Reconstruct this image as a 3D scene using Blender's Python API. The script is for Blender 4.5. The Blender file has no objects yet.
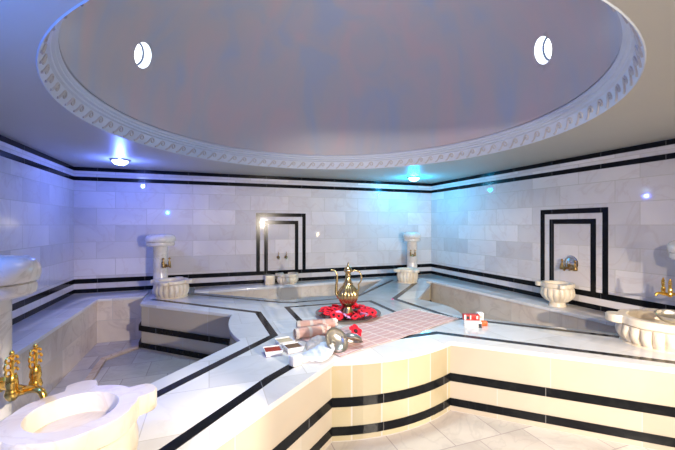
import bpy, bmesh, math, random
from mathutils import Vector, Matrix
random.seed(7)
PI = math.pi
S = bpy.context.scene
C = S.collection

# ------------------------------------------------------------------ camera
YAW = math.radians(20.05)
cam = bpy.data.cameras.new('camera'); camo = bpy.data.objects.new('camera', cam); C.objects.link(camo)
cam.sensor_width = 36.0; cam.lens = 352.0 / 675.0 * 36.0
cam.clip_start = 0.02
camo.location = (0, 0, 1.0); camo.rotation_euler = (PI/2, 0, -YAW)
S.camera = camo

# ------------------------------------------------------------------ world, exposure
w = bpy.data.worlds.new('world'); S.world = w; w.use_nodes = True
w.node_tree.nodes['Background'].inputs[0].default_value = (0.6, 0.65, 0.8, 1)
w.node_tree.nodes['Background'].inputs[1].default_value = 0.3
S.view_settings.view_transform = 'Standard'; S.view_settings.look = 'None'
S.view_settings.gamma = 1; S.view_settings.use_curve_mapping = False
S.view_settings.exposure = 0.05
try:
    S.cycles.max_bounces = 8; S.cycles.diffuse_bounces = 5; S.cycles.glossy_bounces = 4
    S.cycles.sample_clamp_indirect = 4.0; S.cycles.use_denoising = True
except Exception: pass

# ------------------------------------------------------------------ lights
def light(name, kind, loc, power, color, size=0.1, target=None, size_y=None, spot=None, blend=0.5):
    l = bpy.data.lights.new(name, kind); l.energy = power; l.color = color
    if kind == 'AREA':
        l.size = size
        if size_y: l.shape = 'RECTANGLE'; l.size_y = size_y
    else: l.shadow_soft_size = size
    if kind == 'SPOT': l.spot_size = math.radians(spot); l.spot_blend = blend
    o = bpy.data.objects.new(name, l); C.objects.link(o); o.location = loc
    if target is not None:
        o.rotation_euler = (Vector(target) - Vector(loc)).to_track_quat('-Z', 'Y').to_euler()
    return o
WARM = (1.0, 0.86, 0.70); BLUE = (0.16, 0.26, 1.0); CYAN = (0.03, 0.62, 1.0)
light('key_light', 'SPOT', (1.88, -0.85, 1.06), 680, (1.0, 0.87, 0.72), 0.04, (2.05, 4.0, -1.45), spot=84, blend=0.4)
light('platform_wall_fill', 'SPOT', (0.3, -0.9, 1.62), 360, (1.0, 0.86, 0.70), 0.05, (2.9, 3.6, 0.45), spot=64, blend=0.7)  # added fill spot without a fixture, brightens platform top and right wall
light('basin_light', 'SPOT', (0.75, -0.2, 1.5), 430, (1.0, 0.88, 0.72), 0.04, (-0.25, 1.60, 0.1), spot=32, blend=0.5)
light('soft_fill', 'AREA', (1.2, -1.6, 1.1), 10, (1.0, 0.93, 0.85), 3.0, (1.2, 4.0, 1.0), size_y=1.0)  # added broad fill behind the camera to lift the shadows
light('dome_top_fill', 'SPOT', (1.1, 3.0, 3.75), 260, (0.62, 0.94, 1.0), 0.25, (1.4, 3.5, 0.0), spot=74, blend=0.7)  # added fill above the view, shines down to brighten the platform top
light('corner_light', 'POINT', (-1.085, 5.27, 1.68), 27, (0.10, 0.18, 1.0), 0.03)
light('corner_light', 'POINT', (3.42, 5.41, 1.68), 40, (0.0, 0.48, 1.0), 0.03)
light('corner_light', 'POINT', (-1.1, 1.2, 1.35), 50, (0.03, 0.20, 1.0), 0.03)
light('corner_light', 'POINT', (3.4, 1.0, 0.7), 7, (1.0, 0.80, 0.5), 0.03)
light('dome_fill', 'POINT', (1.1, 3.0, 2.9), 31, (0.90, 0.86, 0.98), 0.5)  # added ambient fill inside the dome, no lamp hangs there

# ------------------------------------------------------------------ materials
def newmat(name):
    m = bpy.data.materials.new(name); m.use_nodes = True
    nt = m.node_tree; b = nt.nodes['Principled BSDF']
    return m, nt, b
def N(nt, t, **kw):
    n = nt.nodes.new(t)
    for k, v in kw.items(): setattr(n, k, v)
    return n
def mix(nt, a, b, fac, mode='MIX'):
    n = nt.nodes.new('ShaderNodeMix'); n.data_type = 'RGBA'; n.blend_type = mode
    for sock, v in ((n.inputs[0], fac), (n.inputs[6], a), (n.inputs[7], b)):
        if hasattr(v, 'is_output'): nt.links.new(v, sock)
        elif isinstance(v, (int, float)): sock.default_value = v
        else: sock.default_value = (*v[:3], 1)
    return n.outputs[2]
def marble(name, base, alt, vein, tile=None, rough=0.16, mortar=(0.55, 0.52, 0.48), mw=0.003, vs=1.0, coat=0.0, vamt=0.5, offset=0.5):
    m, nt, b = newmat(name)
    uv = N(nt, 'ShaderNodeUVMap'); vec = uv.outputs[0]
    geo = N(nt, 'ShaderNodeTexCoord').outputs['Object']
    rnd = None
    if tile:
        br = N(nt, 'ShaderNodeTexBrick'); br.offset = offset
        nt.links.new(vec, br.inputs['Vector'])
        br.inputs['Color1'].default_value = (0, 0, 0, 1); br.inputs['Color2'].default_value = (1, 1, 1, 1)
        br.inputs['Mortar'].default_value = (0.5, 0.5, 0.5, 1)
        br.inputs['Scale'].default_value = 1; br.inputs['Mortar Size'].default_value = mw
        br.inputs['Mortar Smooth'].default_value = 0.3
        br.inputs['Brick Width'].default_value = tile[0]; br.inputs['Row Height'].default_value = tile[1]
        rnd = br.outputs['Color']
    add = N(nt, 'ShaderNodeVectorMath', operation='ADD'); nt.links.new(geo, add.inputs[0])
    if rnd:
        sc = N(nt, 'ShaderNodeVectorMath', operation='SCALE'); nt.links.new(rnd, sc.inputs[0]); sc.inputs[3].default_value = 11.0
        nt.links.new(sc.outputs[0], add.inputs[1])
    n1 = N(nt, 'ShaderNodeTexNoise'); n1.inputs['Scale'].default_value = 2.2*vs; n1.inputs['Detail'].default_value = 5; n1.inputs['Distortion'].default_value = 0.8
    nt.links.new(add.outputs[0], n1.inputs['Vector'])
    n2 = N(nt, 'ShaderNodeTexNoise'); n2.inputs['Scale'].default_value = 1.5*vs; n2.inputs['Detail'].default_value = 8; n2.inputs['Distortion'].default_value = 2.2
    nt.links.new(add.outputs[0], n2.inputs['Vector'])
    # veins where noise crosses 0.5
    s = N(nt, 'ShaderNodeMath', operation='SUBTRACT'); nt.links.new(n2.outputs[0], s.inputs[0]); s.inputs[1].default_value = 0.5
    ab = N(nt, 'ShaderNodeMath', operation='ABSOLUTE'); nt.links.new(s.outputs[0], ab.inputs[0])
    mr = N(nt, 'ShaderNodeMapRange'); nt.links.new(ab.outputs[0], mr.inputs[0]); mr.inputs[1].default_value = 0.0; mr.inputs[2].default_value = 0.03; mr.inputs[3].default_value = vamt; mr.inputs[4].default_value = 0.0
    r1 = N(nt, 'ShaderNodeMapRange'); nt.links.new(n1.outputs[0], r1.inputs[0]); r1.inputs[1].default_value = 0.35; r1.inputs[2].default_value = 0.7
    col = mix(nt, base, alt, r1.outputs[0])
    col = mix(nt, col, vein, mr.outputs[0])
    if rnd:
        d = N(nt, 'ShaderNodeMapRange'); nt.links.new(rnd, d.inputs[0]); d.inputs[3].default_value = 0.82; d.inputs[4].default_value = 1.06
        cv = N(nt, 'ShaderNodeCombineColor')
        for i in range(3): nt.links.new(d.outputs[0], cv.inputs[i])
        col = mix(nt, col, cv.outputs[0], 1.0, 'MULTIPLY')
        col = mix(nt, col, mortar, br.outputs['Fac'])
        bp = N(nt, 'ShaderNodeBump'); bp.invert = True; bp.inputs['Strength'].default_value = 0.15; bp.inputs['Distance'].default_value = 0.002
        nt.links.new(br.outputs['Fac'], bp.inputs['Height']); nt.links.new(bp.outputs[0], b.inputs['Normal'])
    nt.links.new(col, b.inputs['Base Color'])
    b.inputs['Roughness'].default_value = rough
    return m
def plain(name, col, rough=0.5, metal=0.0, noise=None, scale=20.0, bump=0.0, emit=None, es=0.0, sheen=0.0):
    m, nt, b = newmat(name)
    b.inputs['Base Color'].default_value = (*col, 1); b.inputs['Roughness'].default_value = rough; b.inputs['Metallic'].default_value = metal
    g = N(nt, 'ShaderNodeTexCoord').outputs['Object']
    n = N(nt, 'ShaderNodeTexNoise'); n.inputs['Scale'].default_value = scale; n.inputs['Detail'].default_value = 4
    nt.links.new(g, n.inputs['Vector'])
    if noise: nt.links.new(mix(nt, col, noise, n.outputs[0]), b.inputs['Base Color'])
    if bump:
        bp = N(nt, 'ShaderNodeBump'); bp.inputs['Strength'].default_value = bump; bp.inputs['Distance'].default_value = 0.004
        nt.links.new(n.outputs[0], bp.inputs['Height']); nt.links.new(bp.outputs[0], b.inputs['Normal'])
    if emit: b.inputs['Emission Color'].default_value = (*emit, 1); b.inputs['Emission Strength'].default_value = es
    return m

M_WALL = marble('wall_marble', (0.74, 0.70, 0.69), (0.66, 0.62, 0.63), (0.52, 0.40, 0.36), (0.66, 0.25), rough=0.05, mw=0.0045, vs=0.8, vamt=0.22, offset=0.37)
M_TOP = marble('top_marble', (0.78, 0.76, 0.75), (0.70, 0.68, 0.68), (0.48, 0.45, 0.44), (0.62, 0.46), rough=0.12, mw=0.003, vs=0.7, vamt=0.14)
M_SIDE = marble('side_marble', (0.55, 0.49, 0.39), (0.52, 0.44, 0.35), (0.66, 0.46, 0.32), (0.95, 0.29), rough=0.22, mw=0.004, vs=0.6, vamt=0.12, offset=0.4)
M_CURVE = marble('curved_side_marble', (0.55, 0.49, 0.34), (0.50, 0.42, 0.26), (0.66, 0.46, 0.32), (0.235, 0.63), rough=0.22, mw=0.007, vs=0.6, vamt=0.08, offset=0.0)
M_BENCH = marble('bench_side_marble', (0.76, 0.68, 0.60), (0.66, 0.56, 0.48), (0.45, 0.36, 0.32), (0.55, 0.30), rough=0.2, mw=0.003, vamt=0.3)
M_FLOOR = marble('floor_marble', (0.60, 0.55, 0.50), (0.52, 0.46, 0.42), (0.4, 0.36, 0.34), (0.42, 0.42), rough=0.2, mw=0.004, mortar=(0.35, 0.3, 0.3), vamt=0.3)
M_BLACK = marble('black_marble', (0.004, 0.005, 0.007), (0.008, 0.009, 0.011), (0.05, 0.05, 0.05), (0.62, 5.0), rough=0.18, mortar=(0.2, 0.2, 0.2), mw=0.002, vamt=0.1)
M_BLACK.node_tree.nodes['Principled BSDF'].inputs['Specular IOR Level'].default_value = 0.15
M_STONE = marble('carved_marble', (0.80, 0.72, 0.58), (0.72, 0.60, 0.44), (0.5, 0.38, 0.26), None, rough=0.3, vs=2.0, vamt=0.25)
M_COLUMN = marble('column_marble', (0.76, 0.72, 0.66), (0.66, 0.61, 0.55), (0.42, 0.38, 0.34), None, rough=0.2, vs=2.5, vamt=0.4)
M_ONYX = marble('step_stone', (0.70, 0.55, 0.42), (0.55, 0.38, 0.26), (0.35, 0.2, 0.1), (0.4, 3.0), rough=0.25, vamt=0.4)
M_CEIL = plain('ceiling_plaster', (0.50, 0.49, 0.42), 0.4, noise=(0.44, 0.42, 0.37), scale=1.2, bump=0.05)
M_TRIM = plain('cornice_plaster', (0.55, 0.60, 0.68), 0.5, noise=(0.49, 0.53, 0.61), scale=6)
M_SCROLL = plain('scroll_plaster', (0.50, 0.49, 0.49), 0.5, noise=(0.40, 0.38, 0.38), scale=30)
M_GOLD = plain('polished_brass', (0.95, 0.62, 0.14), 0.2, 1.0, noise=(0.75, 0.42, 0.08), scale=14)
M_BRONZE = plain('aged_bronze', (0.55, 0.36, 0.14), 0.3, 1.0, noise=(0.25, 0.14, 0.05), scale=30)
M_BRASS = plain('ewer_brass', (0.68, 0.52, 0.27), 0.26, 1.0, noise=(0.48, 0.35, 0.15), scale=12)
M_STEEL = plain('hammered_steel', (0.62, 0.59, 0.52), 0.33, 1.0, noise=(0.55, 0.52, 0.45), scale=40, bump=0.3)
M_TRAY = plain('tray_copper', (0.26, 0.23, 0.22), 0.25, 1.0, noise=(0.25, 0.20, 0.18), scale=10)
M_CHROME = plain('chrome', (0.8, 0.82, 0.85), 0.12, 1.0)
M_WHITE = plain('white_ceramic', (0.88, 0.86, 0.84), 0.15)
M_SOAP = plain('white_soap', (0.86, 0.84, 0.78), 0.4)
M_LINEN = plain('white_linen', (0.82, 0.83, 0.88), 0.9, noise=(0.72, 0.74, 0.82), scale=30, bump=0.5)
M_POUCH = plain('grey_cotton', (0.60, 0.54, 0.50), 0.9, noise=(0.52, 0.45, 0.42), scale=40, bump=0.5)
M_RED = plain('red_petal', (0.92, 0.010, 0.03), 0.6, noise=(0.80, 0.0, 0.02), scale=30)
M_PINK = plain('lilac_petal', (0.75, 0.40, 0.68), 0.55, noise=(0.62, 0.30, 0.62), scale=30)
M_MAGENTA = plain('magenta_petal', (0.80, 0.05, 0.30), 0.55, noise=(0.9, 0.2, 0.45), scale=30)
M_DARK = plain('flower_centre', (0.02, 0.01, 0.015), 0.6)
M_SPICE_R = plain('red_spice', (0.45, 0.05, 0.015), 0.8, noise=(0.30, 0.02, 0.01), scale=80, bump=0.6)
M_SPICE_B = plain('brown_spice', (0.22, 0.12, 0.06), 0.8, noise=(0.12, 0.06, 0.03), scale=80, bump=0.6)
M_SPICE_Y = plain('pale_spice', (0.62, 0.50, 0.32), 0.8, noise=(0.52, 0.40, 0.25), scale=80, bump=0.6)
M_CARD = plain('white_card', (0.85, 0.84, 0.82), 0.5)
M_REDCARD = plain('red_card', (0.55, 0.02, 0.015), 0.4, noise=(0.40, 0.01, 0.01), scale=30)
M_INK = plain('black_ink', (0.02, 0.02, 0.03), 0.5)
M_ORANGE = plain('orange_wrap', (0.85, 0.16, 0.03), 0.4, noise=(0.75, 0.08, 0.02), scale=50)
M_GLASS_B = plain('lamp_glass_blue', (0.8, 0.9, 1.0), 0.2, emit=(0.55, 0.75, 1.0), es=9.0)
M_GLASS_C = plain('lamp_glass_cyan', (0.8, 0.95, 1.0), 0.2, emit=(0.45, 0.9, 1.0), es=9.0)
M_WINDOW = plain('porthole_glass', (0.9, 0.95, 1.0), 0.1, emit=(0.9, 0.95, 1.0), es=3.0)
M_RING = plain('porthole_gasket', (0.02, 0.04, 0.10), 0.4)

def dome_mat():
    m, nt, b = newmat('dome_plaster')
    g = N(nt, 'ShaderNodeTexCoord').outputs['Object']
    mp = N(nt, 'ShaderNodeMapping'); mp.inputs['Scale'].default_value = (1.6, 1.6, 0.5); nt.links.new(g, mp.inputs[0])
    n = N(nt, 'ShaderNodeTexNoise'); n.inputs['Scale'].default_value = 1.6; n.inputs['Detail'].default_value = 6; n.inputs['Distortion'].default_value = 0.6
    nt.links.new(mp.outputs[0], n.inputs['Vector'])
    cr = N(nt, 'ShaderNodeValToRGB'); nt.links.new(n.outputs[0], cr.inputs[0])
    e = cr.color_ramp.elements; e[0].position = 0.35; e[0].color = (0.36, 0.40, 0.48, 1); e[1].position = 0.68; e[1].color = (0.48, 0.40, 0.41, 1)
    x = cr.color_ramp.elements.new(0.5); x.color = (0.42, 0.41, 0.43, 1)
    nt.links.new(cr.outputs[0], b.inputs['Base Color']); b.inputs['Roughness'].default_value = 0.42
    return m
M_DOME = dome_mat()

def stripe_mat(name, base, stripe, period, width, axis=0, cross=None):
    m, nt, b = newmat(name)
    uv = N(nt, 'ShaderNodeUVMap'); sp = N(nt, 'ShaderNodeSeparateXYZ'); nt.links.new(uv.outputs[0], sp.inputs[0])
    def band(out, per, wd):
        d = N(nt, 'ShaderNodeMath', operation='DIVIDE'); nt.links.new(out, d.inputs[0]); d.inputs[1].default_value = per
        f = N(nt, 'ShaderNodeMath', operation='FRACT'); nt.links.new(d.outputs[0], f.inputs[0])
        l = N(nt, 'ShaderNodeMath', operation='LESS_THAN'); nt.links.new(f.outputs[0], l.inputs[0]); l.inputs[1].default_value = wd
        return l.outputs[0]
    col = mix(nt, base, stripe, band(sp.outputs[axis], period, width))
    if cross: col = mix(nt, col, cross[0], band(sp.outputs[1-axis], cross[1], cross[2]))
    n = N(nt, 'ShaderNodeTexNoise'); n.inputs['Scale'].default_value = 60; 
    bp = N(nt, 'ShaderNodeBump'); bp.inputs['Strength'].default_value = 0.5; bp.inputs['Distance'].default_value = 0.003
    nt.links.new(n.outputs[0], bp.inputs['Height']); nt.links.new(bp.outputs[0], b.inputs['Normal'])
    nt.links.new(col, b.inputs['Base Color']); b.inputs['Roughness'].default_value = 0.9
    return m
M_CLOTH = stripe_mat('striped_cotton', (0.66, 0.40, 0.37), (0.76, 0.60, 0.56), 0.075, 0.22, 1, ((0.80, 0.63, 0.58), 0.17, 0.10))
M_TOWEL = stripe_mat('rolled_cotton', (0.88, 0.60, 0.51), (0.90, 0.80, 0.73), 0.12, 0.24, 0)

# ------------------------------------------------------------------ helpers
def box_uv(me):
    uvl = me.uv_layers.new(name='UVMap') if not me.uv_layers else me.uv_layers[0]
    for p in me.polygons:
        n = p.normal
        for li in p.loop_indices:
            v = me.vertices[me.loops[li].vertex_index].co
            if abs(n.z) > 0.7: u = (v.x, v.y)
            elif abs(n.x) > abs(n.y): u = (v.y, v.z)
            else: u = (v.x, v.z)
            uvl.data[li].uv = u
def obj(name, bm, mats, parent=None, smooth=True, uv=True, angle=40, loc=None):
    me = bpy.data.meshes.new(name)
    bmesh.ops.recalc_face_normals(bm, faces=bm.faces[:])
    bm.to_mesh(me); bm.free()
    if not isinstance(mats, (list, tuple)): mats = [mats]
    for m in mats: me.materials.append(m)
    if uv and not me.uv_layers: box_uv(me)
    if smooth:
        for p in me.polygons: p.use_smooth = True
        me.set_sharp_from_angle(angle=math.radians(angle))
    o = bpy.data.objects.new(name, me); C.objects.link(o)
    if parent: o.parent = parent
    if loc: o.location = loc
    return o
def thing(name, label, cat, loc=(0, 0, 0), rz=0.0, group=None):
    o = bpy.data.objects.new(name, None); C.objects.link(o); o.empty_display_size = 0.05
    o.location = loc; o.rotation_euler = (0, 0, rz); o['label'] = label; o['category'] = cat
    if group: o['group'] = group
    return o
def tag(o, label, cat, group=None):
    o['label'] = label; o['category'] = cat
    if group: o['group'] = group
    return o
def struct(name, bm, m, **k):
    o = obj(name, bm, m, **k); o['kind'] = 'structure'; return o
def copy_tree(o, parent=None):
    c = o.copy(); C.objects.link(c); c.parent = parent
    for ch in list(o.children): copy_tree(ch, c)
    return c
def BM(): return bmesh.new()
def add_box(bm, x0, x1, y0, y1, z0, z1, bev=0.0, mat=None, rot=None):
    r = bmesh.ops.create_cube(bm, size=1.0)
    vs = r['verts']
    for v in vs:
        v.co = Vector(((x0+x1)/2 + v.co.x*(x1-x0), (y0+y1)/2 + v.co.y*(y1-y0), (z0+z1)/2 + v.co.z*(z1-z0)))
    fs = list({f for v in vs for f in v.link_faces})
    if mat is not None:
        for f in fs: f.material_index = mat
    if bev:
        es = list({e for v in vs for e in v.link_edges})
        rr = bmesh.ops.bevel(bm, geom=es, offset=bev, segments=3, affect='EDGES', profile=0.5)
        vs = [v for v in rr['verts']]
    if rot: 
        allv = list({v for v in vs})
        bmesh.ops.transform(bm, matrix=rot, verts=allv)
    return vs
def add_lathe(bm, prof, n=32, mat=0, center=(0, 0), fr=None, cap=True, M=None):
    rings = []
    for (r, z) in prof:
        ring = []
        for i in range(n):
            t = 2*PI*i/n
            rr = r if fr is None else fr(r, z, t)
            p = Vector((center[0] + rr*math.cos(t), center[1] + rr*math.sin(t), z))
            if M: p = M @ p
            ring.append(bm.verts.new(p))
        rings.append(ring)
    for a, b in zip(rings, rings[1:]):
        for i in range(n):
            f = bm.faces.new((a[i], a[(i+1) % n], b[(i+1) % n], b[i])); f.material_index = mat
    if cap:
        for ring, rev in ((rings[0], True), (rings[-1], False)):
            f = bm.faces.new(ring[::-1] if rev else ring); f.material_index = mat
    return rings
def add_tube(bm, pts, rad, n=10, mat=0, cap=True):
    pts = [Vector(p) for p in pts]
    if not isinstance(rad, (list, tuple)): rad = [rad]*len(pts)
    rings = []; up = None
    for i, p in enumerate(pts):
        d = (pts[min(i+1, len(pts)-1)] - pts[max(i-1, 0)]).normalized()
        if up is None: up = Vector((0, 0, 1)) if abs(d.z) < 0.9 else Vector((1, 0, 0))
        s = d.cross(up).normalized(); up = s.cross(d).normalized()
        rings.append([bm.verts.new(p + (s*math.cos(2*PI*k/n) + up*math.sin(2*PI*k/n))*rad[i]) for k in range(n)])
    for a, b in zip(rings, rings[1:]):
        for i in range(n):
            f = bm.faces.new((a[i], a[(i+1) % n], b[(i+1) % n], b[i])); f.material_index = mat
    if cap:
        for ring in (rings[0], rings[-1]): bm.faces.new(ring).material_index = mat
def add_ball(bm, c, r, sx=1, sy=1, sz=1, n=12, mat=0):
    rr = bmesh.ops.create_uvsphere(bm, u_segments=n, v_segments=max(6, n//2+2), radius=r)
    for v in rr['verts']: v.co = Vector((v.co.x*sx + c[0], v.co.y*sy + c[1], v.co.z*sz + c[2]))
    for f in {f for v in rr['verts'] for f in v.link_faces}: f.material_index = mat
def add_prism(bm, poly, z0, z1, mat=0):
    a = [bm.verts.new((x, y, z0)) for x, y in poly]; b = [bm.verts.new((x, y, z1)) for x, y in poly]
    n = len(poly)
    for i in range(n): bm.faces.new((a[i], a[(i+1) % n], b[(i+1) % n], b[i])).material_index = mat
    bm.faces.new(a[::-1]).material_index = mat; bm.faces.new(b).material_index = mat
def bez(p0, p1, p2, n=8):
    return [tuple((1-t)**2*a + 2*t*(1-t)*b + t*t*c for a, b, c in zip(p0, p1, p2)) for t in [i/n for i in range(n+1)]]
def smoothpath(P, n=6):
    P = [Vector(p) for p in P]; out = []
    for i in range(len(P)-1):
        p0, p1, p2, p3 = P[max(i-1, 0)], P[i], P[i+1], P[min(i+2, len(P)-1)]
        for k in range(n):
            t = k/n
            out.append(0.5*((2*p1) + (p2-p0)*t + (2*p0-5*p1+4*p2-p3)*t*t + (3*p1-p0-3*p2+p3)*t**3))
    out.append(P[-1]); return out

# ------------------------------------------------------------------ room shell
XL, XR, YB, YF, ZC, ZF = -1.845, 4.275, 6.115, -3.7, 1.85, -0.6
bm = BM(); add_box(bm, XL-0.2, XR+0.2, YF-0.2, YB+0.2, ZF-0.1, ZF)
struct('floor', bm, M_FLOOR)
for nm, b6 in (('wall_left', (XL-0.15, XL, YF-0.15, YB+0.15)), ('wall_right', (XR, XR+0.15, YF-0.15, YB+0.15)),
               ('wall_back', (XL, XR, YB, YB+0.15)), ('wall_front', (XL, XR, YF-0.15, YF))):
    bm = BM(); add_box(bm, *b6, ZF, ZC + 0.1); struct(nm, bm, M_WALL)
# dome opening: elliptical
DC = (1.09, 3.03); RX, RY = 2.075, 2.155; ZD = 2.05; KX, KY = 1.98, 2.065; HD = 1.95
ND = 128
bm = BM()
ring = [(DC[0] + RX*math.cos(2*PI*i/ND), DC[1] + RY*math.sin(2*PI*i/ND)) for i in range(ND)]
def sqp(t):   # point on the outer rectangle in direction t from DC
    dx, dy = math.cos(t), math.sin(t); s = 1e9
    if dx > 1e-9: s = min(s, (XR+0.1-DC[0])/dx)
    if dx < -1e-9: s = min(s, (XL-0.1-DC[0])/dx)
    if dy > 1e-9: s = min(s, (YB+0.1-DC[1])/dy)
    if dy < -1e-9: s = min(s, (YF-0.1-DC[1])/dy)
    return (DC[0]+s*dx, DC[1]+s*dy)
angs = []
for i in range(ND):
    x, y = ring[i]; angs.append(math.atan2(y-DC[1], x-DC[0]))
outer = [sqp(a) for a in angs]
# snap nearest outer points to corners
for cx in (XL-0.1, XR+0.1):
    for cy in (YF-0.1, YB+0.1):
        j = min(range(ND), key=lambda k: (outer[k][0]-cx)**2 + (outer[k][1]-cy)**2); outer[j] = (cx, cy)
for z, zz in ((ZC, ZC+0.1),):
    A = [[bm.verts.new((x, y, h)) for x, y in pts] for pts in (ring, outer) for h in (z, zz)]
    r0, r1, o0, o1 = A[0], A[1], A[2], A[3]
    for i in range(ND):
        j = (i+1) % ND
        bm.faces.new((r0[i], r0[j], o0[j], o0[i])); bm.faces.new((r1[i], o1[i], o1[j], r1[j]))
        bm.faces.new((r0[i], r1[i], r1[j], r0[j])); bm.faces.new((o0[i], o0[j], o1[j], o1[i]))
struct('ceiling', bm, M_CEIL, smooth=False)
# dome shell (own thickness) with two round openings
def dome_pt(k, th, rad=0.0):
    # th elevation parameter 0..pi/2
    return Vector((DC[0] + (KX+rad)*math.cos(th)*math.cos(k), DC[1] + (KY+rad)*math.cos(th)*math.sin(k), ZD + (HD+rad)*math.sin(th)))
def dome_normal(p):
    return Vector(((p.x-DC[0])/KX**2, (p.y-DC[1])/KY**2, (p.z-ZD)/HD**2)).normalized()
bm = BM(); L = 40; rows = []
for s, rad in ((0, 0.0), (1, 0.10)):
    rr = []
    for j in range(L):
        rr.append([bm.verts.new(dome_pt(2*PI*i/ND, PI/2*j/L, rad)) for i in range(ND)])
    top = bm.verts.new((DC[0], DC[1], ZD+HD+rad)); rows.append((rr, top))
    for j in range(L-1):
        for i in range(ND): bm.faces.new((rr[j][i], rr[j][(i+1) % ND], rr[j+1][(i+1) % ND], rr[j+1][i]))
    for i in range(ND): bm.faces.new((rr[-1][i], rr[-1][(i+1) % ND], top))
for i in range(ND): bm.faces.new((rows[0][0][0][i], rows[0][0][0][(i+1) % ND], rows[1][0][0][(i+1) % ND], rows[1][0][0][i]))
dome = struct('ceiling', bm, M_DOME, angle=60); 
# portholes
def ray_dome(px, py):
    d = Vector((math.sin(YAW) + (px-337.5)/352*math.cos(YAW), math.cos(YAW) - (px-337.5)/352*math.sin(YAW), (224.6-py)/352))
    o = Vector((0, 0, 1.0)); t = 1.0; last = None
    while t < 8:
        p = o + d*t
        if ((p.x-DC[0])/KX)**2 + ((p.y-DC[1])/KY)**2 + ((p.z-ZD)/HD)**2 > 1 and p.z > ZD and t > 2: return p
        t += 0.005
PH = [Vector(ray_dome(143, 55)), Vector(ray_dome(543, 50))]
for i, p in enumerate(PH):
    n = dome_normal(p); q = n.to_track_quat('Z', 'Y').to_matrix().to_4x4(); Mx = Matrix.Translation(p) @ q
    R = 0.122
    bmc = BM(); add_lathe(bmc, [(R, -0.15), (R, 0.2)], 40, M=Mx)
    cut = obj('cutter', bmc, M_DOME)
    md = dome.modifiers.new('hole', 'BOOLEAN'); md.operation = 'DIFFERENCE'; md.object = cut; md.solver = 'EXACT'
    dg = bpy.context.evaluated_depsgraph_get(); me = bpy.data.meshes.new_from_object(dome.evaluated_get(dg))
    dome.modifiers.clear(); dome.data = me; bpy.data.objects.remove(cut)
    # window: glass pane at the outer face, dark gasket, white tube given a glow of its own to look lit
    bmw = BM(); add_lathe(bmw, [(R-0.004, 0.0), (R+0.0, 0.0), (R+0.0, 0.095), (R-0.004, 0.095), (R-0.004, 0.0)], 40, cap=False, M=Mx)
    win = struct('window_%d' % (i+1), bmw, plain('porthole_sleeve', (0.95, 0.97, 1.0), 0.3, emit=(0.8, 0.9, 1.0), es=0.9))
    bmg = BM(); add_lathe(bmg, [(0.001, 0.088), (R-0.006, 0.088), (R-0.006, 0.094), (0.001, 0.094)], 40, M=Mx)
    obj('pane', bmg, M_WINDOW, win)
    bmg = BM(); add_lathe(bmg, [(R-0.022, 0.078), (R-0.005, 0.078), (R-0.005, 0.087), (R-0.022, 0.087), (R-0.022, 0.078)], 40, cap=False, M=Mx)
    obj('gasket', bmg, M_RING, win)
# cornice around the dome
prof = [(1.000, 1.851), (0.997, 1.846), (0.994, 1.853), (0.980, 1.952), (0.972, 1.962), (0.970, 1.975), (0.962, 1.985), (0.962, 2.0), (0.955, 2.012), (0.955, 2.028), (0.962, 2.05), (0.985, 2.05), (1.005, 1.96)]
bm = BM(); rr = []
NC = 192
def corn(k, z, t): return (DC[0] + k*RX*math.cos(t), DC[1] + k*RY*math.sin(t), z)
for k, z in prof: rr.append([bm.verts.new(corn(k, z, 2*PI*i/NC)) for i in range(NC)])
rr.append(rr[0])
for a, b in zip(rr, rr[1:]):
    for i in range(NC): bm.faces.new((a[i], a[(i+1) % NC], b[(i+1) % NC], b[i]))
corn_o = struct('trim_1', bm, M_TRIM, angle=30)
bm = BM(); NS = 88
for s in range(NS):
    t0 = 2*PI*s/NS; dt = 2*PI/NS
    pts = []
    for k in range(17):     # running dog: rising stem then curl
        u = k/16
        if u < 0.4:
            v = u/0.4; a = dt*(0.02 + 0.42*v); h = 0.008 + 0.052*(v**1.7)
        else:
            v = (u-0.4)/0.6; ph = PI - v*PI*2.3; rad = 0.032*(1-0.65*v)
            a = dt*0.44 + (rad*math.cos(ph)+0.032)/2.1; h = 0.058 + rad*math.sin(ph)
        kk = 0.994 - 0.014*h/0.1 - 0.001
        pts.append(corn(kk, 1.853 + h, t0 - a))
    add_tube(bm, pts, [0.009]*7 + [0.0075]*10, n=6)
obj('scroll_relief', bm, M_SCROLL, corn_o)

# black bands on the walls (inlaid, 4 mm proud)
TH = 0.004
def wall_bands(w, z0, z1):
    bm = BM()
    if w == 'left': add_box(bm, XL, XL+TH, YF, YB, z0, z1)
    if w == 'right': add_box(bm, XR-TH, XR, YF, YB, z0, z1)
    if w == 'back': add_box(bm, XL, XR, YB-TH, YB, z0, z1)
    return bm
k = 2
for wn in ('left', 'back', 'right'):
    for z0, z1 in ((ZC-0.058, ZC-0.002), (ZC-0.2, ZC-0.142), (0.142, 0.21), (0.002, 0.062)):
        struct('trim_%d' % k, wall_bands(wn, z0, z1), M_BLACK, smooth=False); k += 1
# double black frames of the two niches
def frame(c, wall, hw, top, wd, z0=0.21):
    bm = BM()
    for a, b, p, q in ((-hw, -hw+wd, z0, top), (hw-wd, hw, z0, top), (-hw+wd, hw-wd, top-wd, top)):
        if wall == 'back': add_box(bm, c+a, c+b, YB-TH, YB, p, q)
        else: add_box(bm, XR-TH, XR, c+a, c+b, p, q)
    return bm
for c, wall in ((1.19, 'back'), (3.146, 'right')):
    for hw, top, wd in ((0.435, 1.205, 0.062), (0.30, 1.075, 0.062)):
        struct('trim_%d' % k, frame(c, wall, hw, top, wd), M_BLACK, smooth=False); k += 1

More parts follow.
